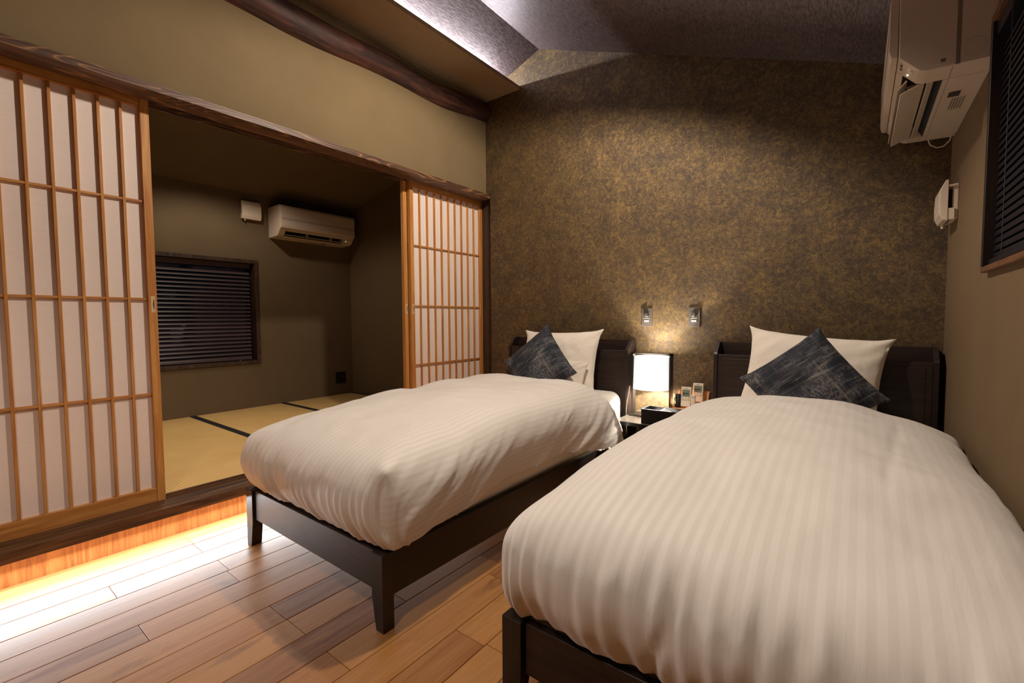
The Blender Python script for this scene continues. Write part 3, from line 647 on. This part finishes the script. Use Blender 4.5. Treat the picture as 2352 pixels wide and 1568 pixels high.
pillow('pillow', 'small white pillow tucked low behind the left navy cushion', 'pillow', None, .42, .24, .05, frame((.905, -.345, .635), .30, -.05), 'pillow_cotton', .5485, .05, seed=5.3)
pillow('pillow', 'white pillow propped against the right headboard', 'pillow', None, .585, .45, .15, frame((2.316, -.245, .722), .32, -.10), 'pillow_cotton', .5485, .06, seed=8.3, ear=.06)
pillow('cushion', 'navy brushed cushion standing on its corner on the left bed', 'cushion', None, .415, .415, .15, frame((.803, -.420, .698), .30, PI/4-.06), 'navy_weave', .5485, .045, seed=3.1, ear=.03, power=2.4)
pillow('cushion', 'navy brushed cushion standing on its corner on the right bed', 'cushion', None, .405, .405, .15, frame((2.330, -.440, .695), .30, PI/4-.09), 'navy_weave', .5485, .045, seed=6.7, ear=.04, power=2.4)

# ------------------------------------------------------------------ nightstand and what stands on it
NZ = .41
r = thing('nightstand', 'small dark nightstand between the two beds', 'nightstand', (1.585, -.215, 0))
part('top', MB().box(1.350, 1.815, -.415, -.015, NZ-.022, NZ), 'stone_top', r, .002, 1)
part('top_edge', MB().box(1.351, 1.814, -.4165, -.4145, NZ-.021, NZ-.002), 'black_lacquer', r)
for x in (1.362, 1.780):
    for y in (-.400, -.045): part('leg', MB().box(x, x+.025, y, y+.025, 0, NZ-.021), 'dark_v', r, .001, 1)
part('lower_shelf', MB().box(1.365, 1.80, -.395, -.025, .12, .138), 'dark_h', r, .001, 1)
# lamp: flat metal loop frame round a glowing drum shade
LX, LY = 1.494, -.180
r = thing('table_lamp', 'lit table lamp with white drum shade in a black metal loop frame', 'lamp', (LX, LY, NZ))
hw = .124; b = .0055
part('frame', MB().box(LX-hw, LX-hw+.011, LY-.022, LY+.022, NZ+.010, .806).box(LX+hw-.011, LX+hw, LY-.022, LY+.022, NZ+.010, .806).box(LX-hw, LX+hw, LY-.022, LY+.022, .797, .806), 'dark_metal', r)
part('foot_bar', MB().box(LX-hw-.004, LX+hw+.004, LY-.055, LY+.055, NZ+.0003, NZ+.010), 'dark_metal', r, .002, 1)
sh = MB(); n = 64; R0 = .1125; vs = []
for zz, rr in ((.585, R0), (.785, R0-.006), (.785, R0-.009), (.585, R0-.003)): vs += [(LX+rr*math.cos(2*PI*j/n), LY+rr*math.sin(2*PI*j/n), zz) for j in range(n)]
sh.add(vs, [(i*n+j, i*n+(j+1) % n, ((i+1) % 4)*n+(j+1) % n, ((i+1) % 4)*n+j) for i in range(4) for j in range(n)])
so = part('shade', sh, 'shade_glow', r, label='glowing white drum shade'); autosmooth(so, 40)
part('shade_ring', MB().tube([(LX+(R0-.010)*math.cos(2*PI*j/32), LY+(R0-.010)*math.sin(2*PI*j/32), .600) for j in range(32)], .0018, 6, True), 'steel', so)
part('crossbar', MB().cyl((LX-hw+.005, LY, .600), (LX+hw-.005, LY, .600), .003, 8), 'dark_metal', r)
part('lamp_holder', MB().cyl((LX, LY, .588), (LX, LY, .601), .014, 16), 'dark_metal', r)
part('bulb', MB().tube([(LX, LY, .600), (LX, LY, .606), (LX, LY, .616), (LX, LY, .626), (LX, LY, .634)], [.012, .020, .026, .020, .006], 16), 'white_plastic', r, smooth=True)
lp = light('bulb_light', 'POINT', (LX, LY, .658), 36, (1.0, .92, .80), None, shadow_soft_size=.014)
# tissue box
r = thing('tissue_box', 'open black tissue box on the nightstand', 'tissue box', (1.612, -.342, NZ))
bx0, bx1, by0, by1, bz = 1.514, 1.735, -.402, -.282, NZ+.087
part('wall', MB().box(bx0, bx1, by0, by0+.007, NZ+.0005, bz), 'black_lacquer', r); part('wall', MB().box(bx0, bx1, by1-.007, by1, NZ+.0005, bz), 'black_lacquer', r)
part('wall', MB().box(bx0, bx0+.007, by0+.007, by1-.007, NZ+.0005, bz), 'black_lacquer', r); part('wall', MB().box(bx1-.007, bx1, by0+.007, by1-.007, NZ+.0005, bz), 'black_lacquer', r)
part('base', MB().box(bx0+.007, bx1-.007, by0+.007, by1-.007, NZ+.0005, NZ+.006), 'black_lacquer', r)
ts = MB(); gv = []; kx, ky = 14, 8
for i in range(kx+1):
    for j in range(ky+1):
        u, v_ = i/kx, j/ky; pk = math.exp(-((u-.55)/.22)**2-((v_-.5)/.25)**2)
        gv.append((bx0+.03+(bx1-bx0-.06)*u, by0+.012+(by1-by0-.024)*v_, bz-.026+.030*pk+.006*FBM(u*6, v_*6, 2)))
ts.add(gv, [(i*(ky+1)+j, (i+1)*(ky+1)+j, (i+1)*(ky+1)+j+1, i*(ky+1)+j+1) for i in range(kx) for j in range(ky)])
setp(part('tissue', ts, 'tissue_white', r), 'white tissues')
# wooden remote stand
r = thing('remote_stand', 'small bent wood stand holding remotes behind the tissue box', 'stand', (1.700, -.12, NZ))
def slab(poly, x0, x1): return MB().prism(poly, 'x', x0, x1)
part('front_lip', slab([(-.205, NZ+.0005), (-.195, NZ+.0005), (-.175, NZ+.072), (-.185, NZ+.074)], 1.622, 1.800), 'beech', r, .0015, 1)
part('tray', slab([(-.190, NZ+.055), (-.060, NZ+.108), (-.057, NZ+.116), (-.187, NZ+.063)], 1.622, 1.805), 'beech', r, .0015, 1)
part('back_rest', slab([(-.068, NZ+.0005), (-.058, NZ+.0005), (-.038, NZ+.165), (-.048, NZ+.167)], 1.622, 1.805), 'beech', r, .0015, 1)
for x in (1.622, 1.793): part('side_piece', slab([(-.180, NZ+.052), (-.066, NZ+.096), (-.052, NZ+.160), (-.068, NZ+.160), (-.086, NZ+.118), (-.178, NZ+.080)], x, x+.012), 'beech', r, .0015, 1)
def remote(lab, x0, x1, y, z0, z1, lean):
    r = thing('remote_control', lab, 'remote', ((x0+x1)/2, y, z0), 'air conditioner remotes'); r.rotation_euler = (-lean, 0, 0)
    w2 = (x1-x0)/2; h = z1-z0
    part('case', MB().box(-w2, w2, -.010, .010, 0, h), 'white_plastic', r, .003, 2, world=False)
    part('screen', MB().box(-w2+.007, w2-.007, -.0108, -.0095, h*.50, h*.86), 'lcd', r, world=False)
    for k_, (a, b_) in enumerate(((.2, .4), (.46, .6), (.64, .74), (.3, .5))): part('digit', MB().box(-w2+2*w2*a, -w2+2*w2*b_, -.0112, -.0105, h*(.62 if k_ < 3 else .56), h*(.70 if k_ < 3 else .585)), 'lcd_digit', r, world=False)
    part('printed_mark', MB().box(-.010, .010, -.0106, -.0095, h*.91, h*.935), 'print_grey', r, world=False)
    for k_ in range(3): part('button', MB().cyl((-w2*.6+w2*.6*k_, -.010, h*.43), (-w2*.6+w2*.6*k_, -.0118, h*.43), .003, 10), 'button_grey', r, world=False)
    part('power_button', MB().box(w2*.25, w2*.85, -.0116, -.0095, h*.32, h*.375), 'button_yellow', r, world=False)
    for k_ in range(2): part('button', MB().box(-w2*.8+w2*.5*k_, -w2*.4+w2*.5*k_, -.0114, -.0095, h*.32, h*.345), 'button_grey', r, world=False)
    return r
remote('white remote with grey screen standing in front, larger one on the stand', 1.668, 1.726, -.165, NZ+.082, NZ+.200, .16)
remote('white remote behind the other one, leaning at the back of the stand', 1.716, 1.776, -.095, NZ+.105, NZ+.218, .16)
r = thing('slim_remote', 'slim white remote standing upright at the front of the stand', 'remote', (1.755, -.215, NZ+.0))
part('case', MB().box(1.742, 1.766, -.226, -.206, NZ+.0005, NZ+.165), 'white_plastic', r, .004, 2)
part('grip_line', MB().box(1.746, 1.762, -.2268, -.2255, NZ+.150, NZ+.154), 'button_grey', r)
r = thing('black_canister', 'small black canister with silver clip on the wooden stand', 'canister', (1.652, -.165, NZ+.0775))
part('body', MB().tube([(1.652, -.165, NZ+.0775), (1.652, -.165, NZ+.081), (1.652, -.165, NZ+.150), (1.652, -.165, NZ+.154)], [.014, .0165, .0165, .014], 24), 'black_plastic', r, smooth=False)
part('clip', MB().tube([(1.638, -.176, NZ+.085), (1.633, -.180, NZ+.10), (1.634, -.179, NZ+.125), (1.639, -.176, NZ+.135)], .003, 8), 'steel', r)
# lamp cord hanging by the mattress
cpath = [(1.338, -.150, .585), (1.336, -.158, .54), (1.330, -.170, .49), (1.328, -.178, .43), (1.330, -.180, .36), (1.332, -.178, .28)]
o = link('power_cord', MB().tube(cpath, .0035, 8).mesh('power_cord', smooth=True, shift=cpath[-1]), 'cord_cream'); o.location = cpath[-1]
setp(o, 'cream power cord hanging between the left mattress and the lamp', 'cord')
